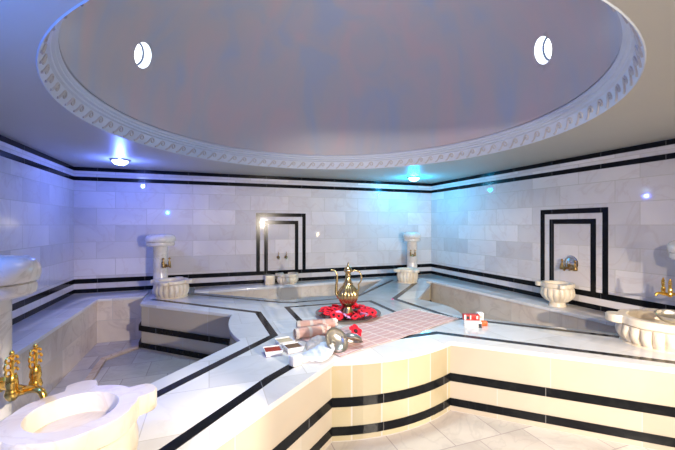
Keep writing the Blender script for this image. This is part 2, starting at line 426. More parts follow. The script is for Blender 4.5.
# ------------------------------------------------------------------ platform and benches
def arc(a, b, bulge, n=10):
    """points from a to b bulging to the left of a->b by bulge metres"""
    ax, ay = a; bx, by = b; L = math.hypot(bx-ax, by-ay); nx, ny = -(by-ay)/L, (bx-ax)/L
    return [(ax+(bx-ax)*t + nx*bulge*4*t*(1-t), ay+(by-ay)*t + ny*bulge*4*t*(1-t)) for t in [i/n for i in range(n+1)]]
FP = [(-0.30, 1.43)] + arc((0.854, 2.436), (1.953, 2.506), -0.10) + [(3.25, 1.31)]                     # front edge, west to east
RP = [(3.55, 2.17), (3.03, 2.70)] + arc((2.63, 3.17), (2.66, 4.10), -0.13) + [(3.50, 5.02), (3.60, 5.31)]   # east
BP = [(3.0, 5.80)] + arc((1.98, 4.60), (0.98, 4.62), -0.09) + [(-0.22, 5.66)]                            # north
LP = [(-0.84, 5.55), (-0.827, 5.081)] + arc((0.241, 4.103), (0.252, 3.155), -0.065) + [(-0.60, 2.22), (-0.75, 2.15)]
outer_poly = ([(-0.30, YF), FP[0]] + FP[1:] + [(3.5, 1.05), (3.5, YF), (XR, YF), (XR, 1.9), (3.93, 1.9), (3.90, 2.17)] + RP +
              [(3.72, 5.31), (3.74, YB)] + [(3.0, YB)] + BP + [(-0.22, YB), (-0.84, YB)] + LP + [(-1.41, 2.15), (-1.41, 1.75), (XL, 1.75), (XL, YF)])
plat = thing('marble_platform', 'raised white marble platform with black inlay lines filling the middle and arms of the room', 'platform')
def clean(poly):
    out = []
    for p in poly:
        if not out or math.hypot(p[0]-out[-1][0], p[1]-out[-1][1]) > 1e-4: out.append(p)
    return out
outer_poly = clean(outer_poly)
def inset(poly, d):
    """shift every vertex inward (counter clockwise polygon)"""
    n = len(poly); out = []
    for i in range(n):
        p0, p1, p2 = Vector(poly[i-1]), Vector(poly[i]), Vector(poly[(i+1) % n])
        a = (p1-p0).normalized(); b = (p2-p1).normalized()
        na, nb = Vector((-a.y, a.x)), Vector((-b.y, b.x)); m = (na+nb)
        if m.length < 0.2: m = na
        m.normalize(); c = max(0.35, m.dot(na)); q = p1 + m*d/c
        out.append((min(max(q.x, XL+0.002), XR-0.002), min(max(q.y, YF+0.002), YB-0.002)))
    return out
def area(poly): return 0.5*sum(poly[i-1][0]*poly[i][1] - poly[i][0]*poly[i-1][1] for i in range(len(poly)))
if area(outer_poly) < 0: outer_poly = outer_poly[::-1]
def slab(name, poly, parent, m=M_TOP):
    bm = BM(); a = inset(poly, 0.0); b = inset(poly, 0.008)
    rings = [[bm.verts.new((x, y, z)) for x, y in pp] for pp, z in ((a, -0.036), (a, -0.008), (inset(poly, 0.002), -0.002), (b, 0.0))]
    n = len(poly)
    for r, s in zip(rings, rings[1:]):
        for i in range(n): bm.faces.new((r[i], r[(i+1) % n], s[(i+1) % n], s[i]))
    bm.faces.new(rings[0][::-1]); bm.faces.new(rings[-1])
    return obj(name, bm, m, parent, angle=25)
def riser(name, poly, parent, m, d=0.014, zt=-0.036):
    """side cladding with UVs running along the outline"""
    p = inset(poly, d); bm = BM(); uvl = bm.loops.layers.uv.new('UVMap'); n = len(p)
    a = [bm.verts.new((x, y, ZF)) for x, y in p]; b = [bm.verts.new((x, y, zt)) for x, y in p]; s = 0
    for i in range(n):
        j = (i+1) % n; l = math.hypot(p[j][0]-p[i][0], p[j][1]-p[i][1])
        f = bm.faces.new((a[i], a[j], b[j], b[i]))
        if l < 0.2 and isinstance(m, list): f.material_index = 1
        for lp, u in zip(f.loops, ((s, ZF+0.6), (s+l, ZF+0.6), (s+l, 0.6+zt), (s, 0.6+zt))): lp[uvl].uv = u
        s += l
    bm.faces.new(a[::-1]); bm.faces.new(b)
    return obj(name, bm, m, parent, smooth=False)
def strip(bm, path, w, z0, z1, closed=False):
    """flat ribbon of width w along path, mitred; from z0 to z1"""
    n = len(path); L_, R_ = [], []
    for i in range(n):
        p1 = Vector(path[i])
        p0 = Vector(path[i-1]) if (i > 0 or closed) else None
        p2 = Vector(path[(i+1) % n]) if (i < n-1 or closed) else None
        a = (p1-p0).normalized() if p0 is not None else (p2-p1).normalized()
        b = (p2-p1).normalized() if p2 is not None else a
        m = Vector((-a.y-b.y, a.x+b.x)).normalized(); c = max(0.4, m.dot(Vector((-a.y, a.x))))
        L_.append(p1 + m*w/2/c); R_.append(p1 - m*w/2/c)
    V = [[bm.verts.new((q.x, q.y, z)) for q in Q] for Q in (L_, R_) for z in (z0, z1)]
    l0, l1, r0, r1 = V
    rng = range(n if closed else n-1)
    for i in rng:
        j = (i+1) % n
        for quad in ((l1[i], r1[i], r1[j], l1[j]), (l0[i], l0[j], r0[j], r0[i]), (l0[i], l1[i], l1[j], l0[j]), (r0[i], r0[j], r1[j], r1[i])): bm.faces.new(quad)
    if not closed:
        bm.faces.new((l0[0], r0[0], r1[0], l1[0])); bm.faces.new((l0[-1], l1[-1], r1[-1], r0[-1]))
slab('top_slab', outer_poly, plat)
riser('side_cladding', outer_poly, plat, [M_SIDE, M_CURVE])
def offset_path(path, d):
    out = []; n = len(path)
    for i in range(n):
        p1 = Vector(path[i]); p0 = Vector(path[max(i-1, 0)]); p2 = Vector(path[min(i+1, n-1)])
        a = (p1-p0); b = (p2-p1)
        a = a.normalized() if a.length > 1e-6 else b.normalized(); b = b.normalized() if b.length > 1e-6 else a
        m = Vector((a.y+b.y, -a.x-b.x)).normalized(); c = max(0.4, m.dot(Vector((a.y, -a.x))))
        out.append(tuple(p1 + m*d/c))
    return out
# black bands on the platform sides: outline path slightly proud (right hand side of the path is the pit)
def side_band(path, z0, z1, sgn):
    bm = BM(); p = offset_path(clean(path), sgn*(-0.0125)); strip(bm, p, 0.006, z0, z1); return bm
for path in ([(-0.30, YF)] + FP + [(3.5, 1.05), (3.5, YF)], [(-1.41, 2.15)] + LP[::-1], RP[::-1], BP[::-1]):
    for z0, z1 in ((-0.345, -0.275), (-0.555, -0.49)):
        sg = 1
        obj('side_band', side_band(path, z0, z1, sg), M_BLACK, plat, smooth=False)
# inlay lines in the top
def inlay(path, wd=0.07, closed=False):
    bm = BM(); strip(bm, path, wd, -0.004, 0.0015, closed); obj('inlay_line', bm, M_BLACK, plat, smooth=False)
inlay([(-0.72, 5.30), (0.526, 4.095), (0.553, 3.192), (-0.60, 1.99)])
inlay([(-0.40, 5.66), (0.861, 4.53), (1.05, 4.46), (1.90, 4.49), (2.043, 4.62), (3.14, 5.66)], 0.055)
inlay([(3.36, 5.26), (2.36, 4.22), (2.47, 3.14), (3.56, 1.96)])
inlay([(-0.62, 1.26), (0.373, 2.306), (0.95, 2.80), (1.50, 2.74), (1.99, 2.75), (3.45, 1.29)])
inlay([(0.89, 3.02), (0.89, 4.23), (1.99, 4.20), (2.02, 3.02)], 0.06, True)
# benches along the walls
def bench(name, poly, label):
    t = thing(name, label, 'bench')
    if area(poly) < 0: poly = poly[::-1]
    slab('seat_slab', poly, t); riser('front_panel', poly, t, M_BENCH); return t
bench('wall_bench', [(XL, 1.76), (-1.42, 1.76), (-1.41, 5.58), (-0.85, 5.56), (-0.85, YB), (XL, YB)], 'white marble bench along the left wall turning the far left corner')
bench('wall_bench', [(-0.21, 5.67), (2.99, 5.81), (2.99, YB), (-0.21, YB)], 'long narrow marble bench along the far wall under the niche')
bench('wall_bench', [(3.73, 5.31), (3.90, 2.18), (3.94, 1.91), (XR, 1.91), (XR, YB), (3.75, YB)], 'marble bench along the right wall carrying the niche basin')
# beige kerb strip lying on the floor of the left pit
bm = BM(); strip(bm, [(-0.86, 5.20), (-1.17, 4.85), (-1.14, 3.9), (-1.10, 2.3)], 0.07, ZF, ZF+0.03)
k_o = obj('stone_kerb', bm, M_ONYX, smooth=False); tag(k_o, 'low beige stone kerb strip running across the floor of the left pit', 'kerb')

# ------------------------------------------------------------------ basins
def lobe(t, n=12, amt=0.05): return 1 + amt*(abs(math.sin(n*t/2)) - 0.5)
def rim_r(t, ears, ear_l, r):
    # scalloped outline with rounded ears
    v = r*(1 + 0.035*abs(math.cos(4*t)))
    for e in ears:
        d = (t - e + PI) % (2*PI) - PI
        s = 0.26
        if abs(d) < s: v = max(v, (r*1.0 + ear_l)*(1 - 0.10*(d/s)**2) if abs(d) < s*0.85 else r*1.03 + ear_l*0.4)
    return v
def basin(name, label, loc, R, H, foot, rz=0.0, ears=(0, PI/2, PI, 3*PI/2), ear_l=0.07, mat=None, nl=16, foot_r=0.55, rim=0.045, flute=0.13, foot_h=0.0, m2=None, rin=0.77):
    t = thing(name, label, 'basin', loc, rz, None)
    mat = mat or M_STONE
    bm = BM(); n = nl*8; prof = []
    zb = foot_h
    if foot_h: prof += [(foot_r*R*0.95, 0), (foot_r*R*0.95, 0.015), (foot_r*R*0.85, foot_h*0.6), (foot_r*R*0.88, foot_h)]
    else: prof += [(R*0.86*foot_r/0.8, 0)]
    hb = H - rim
    for i in range(1, 17):
        u = i/16
        rr = R*(foot_r*0.95 + (1.0-foot_r*0.95)*math.sin(min(1.0, u*1.7)*PI/2)**0.8) * (1 if u < 0.6 else 1-0.05*(u-0.6)/0.4)
        prof.append((rr, zb + (hb-zb)*u))
    prof[-1] = (R*0.90, hb)
    def fr(r, z, th):
        if z <= zb + 1e-6 or z >= hb - 1e-6: return r
        u = (z-zb)/(hb-zb); a = flute*max(0.0, math.sin(min(1, u*1.06)*PI))**0.4 if u < 0.943 else 0.0
        return r*(1 + a*(abs(math.sin(nl*th/2))**0.55 - 0.85))
    add_lathe(bm, prof, n, fr=fr)
    obj('body', bm, mat, t, angle=50)
    bm = BM(); Rin = R*rin; zt = H; zr = hb
    outl = lambda th, k: rim_r(th, ears, ear_l, R*0.97)*k
    rings = []
    spec = [('o', 0.97, zr), ('o', 1.0, zr+0.006), ('o', 1.0, zt-0.008), ('o', 0.98, zt), ('i', 1.0, zt), ('i', 0.96, zt-0.008), ('i', 0.92, zt-0.5*(H-foot_h)), ('i', 0.66, zt-0.82*(H-foot_h)), ('i', 0.05, zt-0.90*(H-foot_h))]
    for kind, kk, z in spec:
        rings.append([bm.verts.new(((outl(2*PI*i/n, kk) if kind == 'o' else Rin*kk)*math.cos(2*PI*i/n), (outl(2*PI*i/n, kk) if kind == 'o' else Rin*kk)*math.sin(2*PI*i/n), z)) for i in range(n)])
    for a, b in zip(rings, rings[1:]):
        for i in range(n): bm.faces.new((a[i], a[(i+1) % n], b[(i+1) % n], b[i]))
    bm.faces.new(rings[-1])
    obj('rim', bm, m2 or mat, t, angle=35)
    return t
def column(label, loc, r=0.1, h=0.865, cr=0.2, mat=None):
    t = thing('marble_column', label, 'column', loc)
    mat = mat or M_COLUMN
    bm = BM(); add_lathe(bm, [(r*1.18, 0), (r*1.18, 0.05), (r*1.05, 0.07), (r, 0.09), (r, 0.3), (r*0.995, 0.302), (r, 0.304), (r, h-0.16)], 40); obj('shaft', bm, mat, t, angle=35)
    bm = BM(); z = h-0.175
    add_lathe(bm, [(r*1.02, z), (cr*0.86, z+0.002), (cr*0.92, z+0.012), (cr*0.94, z+0.03), (cr*0.92, z+0.055), (cr*0.88, z+0.06), (cr*0.97, z+0.066), (cr, z+0.09), (cr, z+0.12), (cr*0.93, z+0.15), (cr*0.80, z+0.168), (cr*0.5, z+0.174), (0.01, z+0.176)], 48)
    obj('capital', bm, mat, t, angle=35)
    return t
def faucet(label, loc, rz, s=1.0, mat=None, group=None, spread=0.085, reach=0.10, ornate=True, spout=True, stem=0.0):
    """pair of valves side by side on the local y axis, spouts towards +x"""
    t = thing('brass_faucet', label, 'faucet', loc, rz, group); mat = mat or M_GOLD
    bm = BM()
    add_lathe(bm, [(0.026*s, 0), (0.026*s, 0.006*s), (0.014*s, 0.012*s), (0.012*s, 0.03*s + stem)], 20, M=Matrix.Rotation(PI/2, 4, 'Y'))
    y = spread*s/2
    X = lambda v: v*s + stem
    add_tube(bm, [(X(0.018), -y, 0.0), (X(0.026), -y*0.5, -0.004*s), (X(0.028), 0, -0.005*s), (X(0.026), y*0.5, -0.004*s), (X(0.018), y, 0.0)], 0.012*s, 12)
    obj('mixer_body', bm, mat, t)
    for sg in (-1, 1):
        bm = BM()
        add_lathe(bm, [(0.010*s, -0.02*s), (0.016*s, -0.012*s), (0.020*s, 0.0), (0.017*s, 0.012*s), (0.014*s, 0.02*s), (0.0175*s, 0.03*s), (0.015*s, 0.055*s), (0.012*s, 0.06*s)], 16, center=(X(0.024), sg*y))
        v = obj('valve', bm, mat, t)
        bm = BM(); z = 0.058*s; cx, cy = X(0.024), sg*y
        if ornate:
            add_tube(bm, [(cx, cy, z), (cx, cy, z+0.05*s)], 0.005*s, 8)
            for q, (dz, rr) in enumerate(((0.012, 0.011), (0.032, 0.012), (0.052, 0.010))):
                for sd in (-1, 1):
                    cpt = (cx, cy + sd*rr*s*0.9, z + dz*s)
                    pts = [(cpt[0], cpt[1] + rr*s*0.75*math.cos(a), cpt[2] + rr*s*0.95*math.sin(a)) for a in [2*PI*i/10 for i in range(9)]]
                    add_tube(bm, pts, 0.0042*s, 6)
            add_ball(bm, (cx, cy, z + 0.072*s), 0.007*s, 1, 1, 1.4)
        else:
            add_tube(bm, [(cx, cy, z), (cx, cy, z+0.03*s)], 0.006*s, 8)
            for a in range(4):
                add_tube(bm, [(cx, cy, z+0.03*s), (cx + 0.02*s*math.cos(a*PI/2), cy + 0.02*s*math.sin(a*PI/2), z+0.034*s)], 0.005*s, 6)
            add_ball(bm, (cx, cy, z+0.04*s), 0.008*s)
        obj('handle', bm, mat, v)
    if spout:
        bm = BM()
        pts = smoothpath([(X(0.028), 0, -0.004*s), (X(0.05), 0, 0.002*s), (X(0.08), 0, 0.006*s), (X(reach), 0, 0.0), (X(reach+0.010), 0, -0.018*s)])
        add_tube(bm, pts, [0.013*s - 0.003*s*i/len(pts) for i in range(len(pts))], 12)
        obj('spout', bm, mat, t)
    return t

EIGHT = tuple(i*PI/2 for i in range(4))
# far left corner
column('round marble column with a flat capital in the far left corner, casting a blue shadow on the wall', (-0.67, 5.76, 0), r=0.098, cr=0.205)
basin('marble_basin', 'fluted marble basin at the foot of the far left column', (-0.49, 5.43, 0), 0.225, 0.235, 0, rz=-0.3, foot_r=0.86, nl=18)
faucet('brass faucet on the far left column above its fluted basin', (-0.60, 5.68, 0.405), -0.9, 1.15, M_BRONZE, ornate=False)
# far right corner
column('slimmer marble column in the far right corner lit cyan by the ceiling lamp', (3.585, 5.735, 0), r=0.095, cr=0.165)
basin('marble_basin', 'small fluted marble basin at the foot of the far right column', (3.27, 5.38, 0), 0.18, 0.235, 0, rz=0.5, foot_r=0.88, nl=16, ears=(2.6, 0.2, 4.4), ear_l=0.09)
faucet('dark brass faucet on the far right column', (3.545, 5.65, 0.44), -2.0, 0.95, M_BRONZE, ornate=False)
# near left
column('marble column cut off by the left edge, holding the golden faucet', (-0.915, 1.93, 0), r=0.10, cr=0.20)
basin('marble_basin', 'large brightly lit marble basin in the near left corner below the golden faucet', (-0.500, 1.65, 0), 0.225, 0.275, 0, rz=0.18, foot_r=0.85, ears=(0.25, 1.55, 3.5), ear_l=0.085, nl=16, flute=0.02, rim=0.08, rin=0.68)
faucet('shiny golden faucet with two ornate handles on the near left column', (-0.835, 1.885, 0.325), -0.60, 1.25, M_GOLD, spread=0.07, stem=0.115)
# near right
basin('marble_basin', 'wide fluted marble basin on the right arm with a metal bowl on its rim', (3.575, 1.85, 0), 0.30, 0.225, 0, rz=0.0, foot_r=0.86, ears=(2.35, 0.6, 5.3), ear_l=0.09, nl=22, rim=0.065, flute=0.13)
column('marble column cut off by the right edge of the view behind the wide basin', (3.99, 1.82, 0), r=0.10, cr=0.18)
faucet('golden faucet at the right edge above the wide fluted basin', (3.905, 1.87, 0.39), 2.6, 1.0, M_GOLD, stem=0.09)
# niches
basin('niche_basin', 'footed fluted marble basin on the right wall bench inside the black framed niche', (4.06, 3.17, 0), 0.185, 0.285, 0, rz=0, foot_r=0.55, foot_h=0.05, ears=(2.2, 4.1, 0.5), ear_l=0.06, nl=16, rim=0.05)
basin('niche_basin', 'pale fluted marble basin on the far wall bench under the black framed niche', (1.265, 5.98, 0), 0.185, 0.17, 0, rz=0, foot_r=0.8, ears=(0.3, 2.84), ear_l=0.03, nl=16, rim=0.045)
bm = BM(); add_box(bm, 0.885, 1.045, 5.93, 6.10, 0.0, 0.15, 0.008)
tag(obj('marble_block', bm, M_STONE), 'small square marble block left of the far wall basin', 'block')
# chrome rosette faucet on the right wall
t = thing('wall_faucet', 'chrome rosette faucet with bronze valves inside the right wall niche', 'faucet', (XR, 3.15, 0.52), PI)
bm = BM(); add_lathe(bm, [(0.098, 0), (0.098, 0.006), (0.080, 0.012), (0.068, 0.008), (0.045, 0.018), (0.02, 0.03), (0.001, 0.033)], 32, M=Matrix.Rotation(PI/2, 4, 'Y')); obj('rosette', bm, M_CHROME, t)
bm = BM(); add_tube(bm, [(0.04, -0.085, -0.06), (0.055, -0.04, -0.062), (0.06, 0, -0.06), (0.055, 0.04, -0.062), (0.04, 0.085, -0.06)], 0.017, 12); add_tube(bm, [(0.02, 0, -0.02), (0.06, 0, -0.06)], 0.016, 12); obj('mixer_body', bm, M_BRONZE, t)
for sg in (-1, 1):
    bm = BM(); add_lathe(bm, [(0.02, -0.085), (0.028, -0.07), (0.028, -0.05), (0.018, -0.035), (0.012, 0.0)], 16, center=(0.045, sg*0.085)); v = obj('valve', bm, M_BRONZE, t)
    bm = BM(); add_tube(bm, [(0.045, sg*0.085, 0.0), (0.045, sg*0.085, 0.02)], 0.01, 8); add_ball(bm, (0.045, sg*0.085, 0.03), 0.016, 1, 1, 1.2); obj('handle', bm, M_BRONZE, v)
bm = BM(); add_tube(bm, smoothpath([(0.06, 0, -0.06), (0.10, 0, -0.06), (0.125, 0, -0.085)]), 0.013, 10); obj('spout', bm, M_BRONZE, t)
# two small taps on the far wall niche
for x, lb in ((1.13, 'left of the two small dark taps in the far wall niche'), (1.265, 'right of the two small dark taps in the far wall niche')):
    t = thing('wall_tap', lb, 'tap', (x, YB, 0.44), -PI/2, 'small taps in the far wall niche')
    bm = BM(); add_lathe(bm, [(0.026, 0), (0.026, 0.006), (0.014, 0.014), (0.013, 0.05)], 16, M=Matrix.Rotation(PI/2, 4, 'Y')); add_ball(bm, (0.055, 0, 0), 0.022); obj('valve', bm, M_BRONZE, t)
    bm = BM(); add_tube(bm, [(0.055, 0, 0.01), (0.055, 0, 0.045)], 0.006, 8)
    for a in range(2): add_tube(bm, [(0.055, -0.012, 0.045+0.02*a), (0.055, 0.012, 0.05+0.02*a)], 0.006, 8)
    add_ball(bm, (0.055, 0, 0.085), 0.008); obj('handle', bm, M_BRONZE, t)
    bm = BM(); add_tube(bm, smoothpath([(0.055, 0, 0), (0.085, 0, -0.004), (0.10, 0, -0.03)]), 0.009, 8); obj('spout', bm, M_BRONZE, t)

# ------------------------------------------------------------------ ceiling lamps
for (x, y), g, lb in (((-1.085, 5.27), M_GLASS_B, 'round glass ceiling lamp glowing blue in the far left corner'), ((3.42, 5.41), M_GLASS_C, 'round glass ceiling lamp glowing cyan in the far right corner')):
    t = thing('ceiling_lamp', lb, 'lamp', (x, y, ZC))
    bm = BM(); add_lathe(bm, [(0.07, 0), (0.115, -0.004), (0.118, -0.014), (0.10, -0.02), (0.095, -0.012), (0.01, -0.012)], 32); obj('mounting_ring', bm, M_CHROME, t)
    bm = BM(); add_lathe(bm, [(0.094, -0.013), (0.09, -0.03), (0.075, -0.05), (0.05, -0.064), (0.02, -0.07), (0.001, -0.071)], 32); obj('glass_shade', bm, g, t)

# ------------------------------------------------------------------ striped cloth
A_, B_, C_, D_ = Vector((2.22, 3.64)), Vector((2.49, 3.06)), Vector((0.93, 2.475)), Vector((0.76, 2.98))
cl = thing('striped_cloth', 'long pale pink striped cotton cloth spread flat on the platform with a knotted fringe', 'cloth', (0, 0, 0))
bm = BM(); uvl = bm.loops.layers.uv.new('UVMap'); nu, nv = 60, 24; G = []
def cloth_pt(u, v, up=0.0):
    p = A_.lerp(D_, u).lerp(B_.lerp(C_, u), v)
    z = 0.006 + up + 0.0025*math.sin(u*23+v*5) * math.sin(v*9+1) + 0.002*math.sin(u*51)
    return Vector((p.x, p.y + 0.008*math.sin(u*9), z))
for up in (0.004, 0.0):
    G.append([[bm.verts.new(cloth_pt(i/nu, j/nv, up)) for j in range(nv+1)] for i in range(nu+1)])
Lc, Wc = (A_-D_).length, (A_-B_).length
def uvset(f, ids):
    for lp, (i, j) in zip(f.loops, ids): lp[uvl].uv = (i/nu*Lc, j/nv*Wc)
for g in G:
    for i in range(nu):
        for j in range(nv):
            ids = ((i, j), (i+1, j), (i+1, j+1), (i, j+1)); uvset(bm.faces.new([g[a][b] for a, b in ids]), ids)
for i in range(nu):
    for j in (0, nv): bm.faces.new((G[0][i][j], G[0][i+1][j], G[1][i+1][j], G[1][i][j]))
for j in range(nv):
    for i in (0, nu): bm.faces.new((G[0][i][j], G[0][i][j+1], G[1][i][j+1], G[1][i][j]))
obj('cotton_weave', bm, M_CLOTH, cl)
bm = BM(); d_out = (A_-D_).normalized()
for j in range(34):
    v = (j+0.5)/34; p = cloth_pt(0, v); L1 = 0.035 + 0.012*random.random(); s = 0.012*(random.random()-0.5)
    add_tube(bm, [p, p + Vector((d_out.x*L1*0.6 + s, d_out.y*L1*0.6, -0.002)), p + Vector((d_out.x*L1 + s*1.5, d_out.y*L1, -0.003))], [0.003, 0.0045, 0.0025], 6)
obj('fringe', bm, M_LINEN, cl)

# ------------------------------------------------------------------ tray, ewer, flowers
TC = Vector((1.44, 3.605)); TR = 0.36
bm = BM(); add_lathe(bm, [(0.25, 0.0), (0.275, 0.013), (TR-0.01, 0.030), (TR, 0.034), (TR, 0.040), (TR-0.012, 0.038), (0.275, 0.020), (0.25, 0.010), (0.005, 0.010)], 72)
tr = obj('metal_tray', bm, M_TRAY, loc=(TC.x, TC.y, 0.0015)); tag(tr, 'wide round metal tray heaped with red flowers in the middle of the platform', 'tray')
ew = thing('brass_ewer', 'tall ribbed brass ewer with spout and handle standing in the flower tray', 'ewer', (TC.x, TC.y, 0.0125), -0.35)
def ribs(r, z, t):
    if 0.11 < z < 0.33: return r*(1 + 0.06*math.sin((z-0.11)/0.22*PI)*(abs(math.cos(8*t))*2-1))
    return r
bm = BM(); add_lathe(bm, [(0.068, 0.0), (0.072, 0.006), (0.066, 0.022), (0.052, 0.055), (0.040, 0.08), (0.038, 0.092), (0.050, 0.102), (0.072, 0.118), (0.092, 0.145), (0.106, 0.18), (0.112, 0.215), (0.110, 0.245), (0.096, 0.28), (0.074, 0.31), (0.056, 0.33), (0.052, 0.336), (0.054, 0.343), (0.043, 0.36), (0.034, 0.385), (0.029, 0.41), (0.028, 0.43), (0.035, 0.436), (0.035, 0.444), (0.029, 0.448), (0.031, 0.462), (0.042, 0.472)], 96, fr=ribs)
obj('body', bm, M_BRASS, ew, angle=60)
bm = BM(); add_lathe(bm, [(0.043, 0.472), (0.046, 0.480), (0.044, 0.498), (0.034, 0.516), (0.018, 0.528), (0.010, 0.534), (0.013, 0.542), (0.011, 0.550), (0.006, 0.556), (0.009, 0.564), (0.002, 0.582)], 32); obj('lid', bm, M_BRASS, ew)
bm = BM(); pts = smoothpath([(-0.095, 0, 0.19), (-0.128, 0, 0.23), (-0.130, 0, 0.31), (-0.122, 0, 0.39), (-0.126, 0, 0.45), (-0.15, 0, 0.487), (-0.19, 0, 0.49)])
add_tube(bm, pts, [0.021 - 0.013*min(1, i/len(pts)*1.4) for i in range(len(pts))], 12); add_ball(bm, (-0.128, 0, 0.31), 0.015, 1, 1, 0.6); obj('spout', bm, M_BRASS, ew)
bm = BM(); pts = smoothpath([(0.10, 0, 0.23), (0.12, 0, 0.29), (0.115, 0, 0.33), (0.142, 0, 0.375), (0.145, 0, 0.43), (0.12, 0, 0.472), (0.075, 0, 0.485), (0.042, 0, 0.478)])
add_tube(bm, pts, 0.0085, 10); add_ball(bm, (0.146, 0, 0.41), 0.014, 1, 1, 1.2); obj('handle', bm, M_BRASS, ew)
# flowers
def flower(petal_m, label, cat='flower', scale=1.0, group=None, pw=0.034):
    t = thing('red_flower' if petal_m is M_RED else 'pink_flower', label, cat, group=group)
    bm = BM()
    for k in range(5):
        a = 2*PI*k/5; n = 7; g = []
        for i in range(n):
            u = i/(n-1); wv = pw*math.sin(PI*(0.10+0.80*u))**0.6; row = []
            for j in range(5):
                v = (j-2)/2; x = 0.001 + 0.053*u*(1-0.10*v*v); y = wv*v; z = 0.010 + 0.020*math.sin(u*PI*0.75) - 0.004*v*v + 0.003*math.sin(7*u+k)
                row.append(Vector((x*math.cos(a)-y*math.sin(a), x*math.sin(a)+y*math.cos(a), z + 0.002*(k % 2)))*scale)
            g.append(row)
        for off, inv in ((0, 0), (-0.0016*scale, 1)):
            vs = [[bm.verts.new(p + Vector((0, 0, off))) for p in row] for row in g]
            for i in range(n-1):
                for j in range(4): bm.faces.new((vs[i][j], vs[i+1][j], vs[i+1][j+1], vs[i][j+1]))
            if not inv: V0 = vs
        for i in range(n-1):
            for j in (0, 4): bm.faces.new((V0[i][j], V0[i+1][j], vs[i+1][j], vs[i][j]))
        for j in range(4): bm.faces.new((V0[-1][j], V0[-1][j+1], vs[-1][j+1], vs[-1][j]))
    obj('petals', bm, petal_m, t, angle=80)
    bm = BM(); add_lathe(bm, [(0.012*scale, 0.004*scale), (0.015*scale, 0.016*scale), (0.012*scale, 0.026*scale), (0.004*scale, 0.030*scale)], 12)
    for k in range(8): add_ball(bm, (0.014*scale*math.cos(k*PI/4), 0.014*scale*math.sin(k*PI/4), 0.026*scale), 0.003*scale, n=6)
    obj('stamen', bm, M_DARK, t)
    return t
f0 = flower(M_RED, 'red five petalled flower with a dark centre lying in the tray around the ewer', scale=0.92, group='red flowers in the tray')
p0 = flower(M_PINK, 'lilac flower among the red ones just left of the ewer base', scale=0.92)
spots = []
tries = 0
while len(spots) < 38 and tries < 6000:
    tries += 1
    r = 0.125 + 0.155*math.sqrt(random.random()); a = random.random()*2*PI
    x, y = r*math.cos(a), r*math.sin(a)
    if all((x-q[0])**2 + (y-q[1])**2 > 0.066**2 for q in spots): spots.append((x, y, r))
pinkspots = [(-0.14, -0.07), (-0.10, -0.20), (0.10, -0.20)]
plab = ['lilac flower among the red ones at the left of the ewer base', 'lilac flower near the front rim of the tray, left of centre', 'pale pink flower near the front rim of the tray, right of centre']
first = True
for i, (x, y, r) in enumerate(spots):
    if min((x-q[0])**2 + (y-q[1])**2 for q in pinkspots) < 0.062**2: continue
    o = f0 if first else copy_tree(f0); first = False
    zz = 0.016 if r < 0.27 else 0.014 + (r-0.27)*0.22
    o.location = (TC.x+x, TC.y+y, zz + random.random()*0.016 + 0.012)
    o.rotation_euler = (random.uniform(-0.1, 0.6), random.uniform(-0.35, 0.35), random.random()*6.28)
for i, (x, y) in enumerate(pinkspots):
    o = p0 if i == 0 else copy_tree(p0); o['label'] = plab[i]
    o.location = (TC.x+x, TC.y+y, 0.034); o.rotation_euler = (0.5, 0.1, i*1.1)
fl = flower(M_RED, 'single red flower lying on the striped cloth beside the metal bowls', scale=1.25, pw=0.027)
fl.location = (1.20, 2.86, 0.052); fl.rotation_euler = (0.75, 0.1, 0.3)
fs = flower(M_MAGENTA, 'tiny magenta blossom on the black line near the far right column', scale=0.4)
fs.location = (2.30, 4.16, 0.002)

# ------------------------------------------------------------------ rolled towels
def towel(label, a, b, r):
    a, b = Vector(a), Vector(b); L1 = (b-a).length; ang = math.atan2(b.y-a.y, b.x-a.x)
    t = thing('rolled_towel', label, 'towel', (a.x, a.y, a.z + r), ang, 'rolled towels')
    bm = BM(); uvl = bm.loops.layers.uv.new('UVMap'); n = 26; m = 96; P = []
    turns = 4; 
    # spiral cross section as an open sheet rolled up
    prof = []
    for k in range(m+1):
        th = 2*PI*turns*k/m; rr = r*(0.25 + 0.75*k/m)
        prof.append((rr*math.cos(th), rr*math.sin(th)*0.94))
    for i in range(n+1):
        x = L1*i/n; wv = 1 + 0.03*math.sin(i*1.3) + (-0.08 if i in (0, n) else 0)
        P.append([bm.verts.new((x, p[0]*wv, p[1]*wv)) for p in prof])
    for i in range(n):
        for k in range(m):
            f = bm.faces.new((P[i][k], P[i+1][k], P[i+1][k+1], P[i][k+1]))
            for lp, (ii, kk) in zip(f.loops, ((i, k), (i+1, k), (i+1, k+1), (i, k+1))): lp[uvl].uv = (L1*ii/n, kk*0.01)
    bmesh.ops.solidify(bm, geom=bm.faces[:], thickness=0.004)
    obj('roll', bm, M_TOWEL, t, angle=60)
    bm = BM()
    for k in range(26):
        th = random.random()*2*PI; rr = r*random.uniform(0.75, 1.08); y, z = rr*math.cos(th), rr*math.sin(th)
        q = Vector((L1*0.995, y*0.9, z*0.9)); e = q + Vector((0.012+0.012*random.random(), random.uniform(-0.01, 0.01), -0.012*random.random()))
        if e.z < -r+0.006: e.z = -r+0.006
        add_tube(bm, [q - Vector((0.02, 0, 0)), q, e], [0.006, 0.007, 0.006], 6)
        add_ball(bm, e, 0.008, n=6)
    obj('fringe', bm, M_TOWEL, t)
    return t
towel('rolled pink striped towel lying behind the other roll, nearer the tray', (0.77, 3.22, 0.002), (1.13, 3.19, 0.014), 0.056)
towel('rolled pink striped towel in front of the other roll, beside the bowls', (0.70, 3.00, 0.002), (1.00, 3.04, 0.016), 0.054)

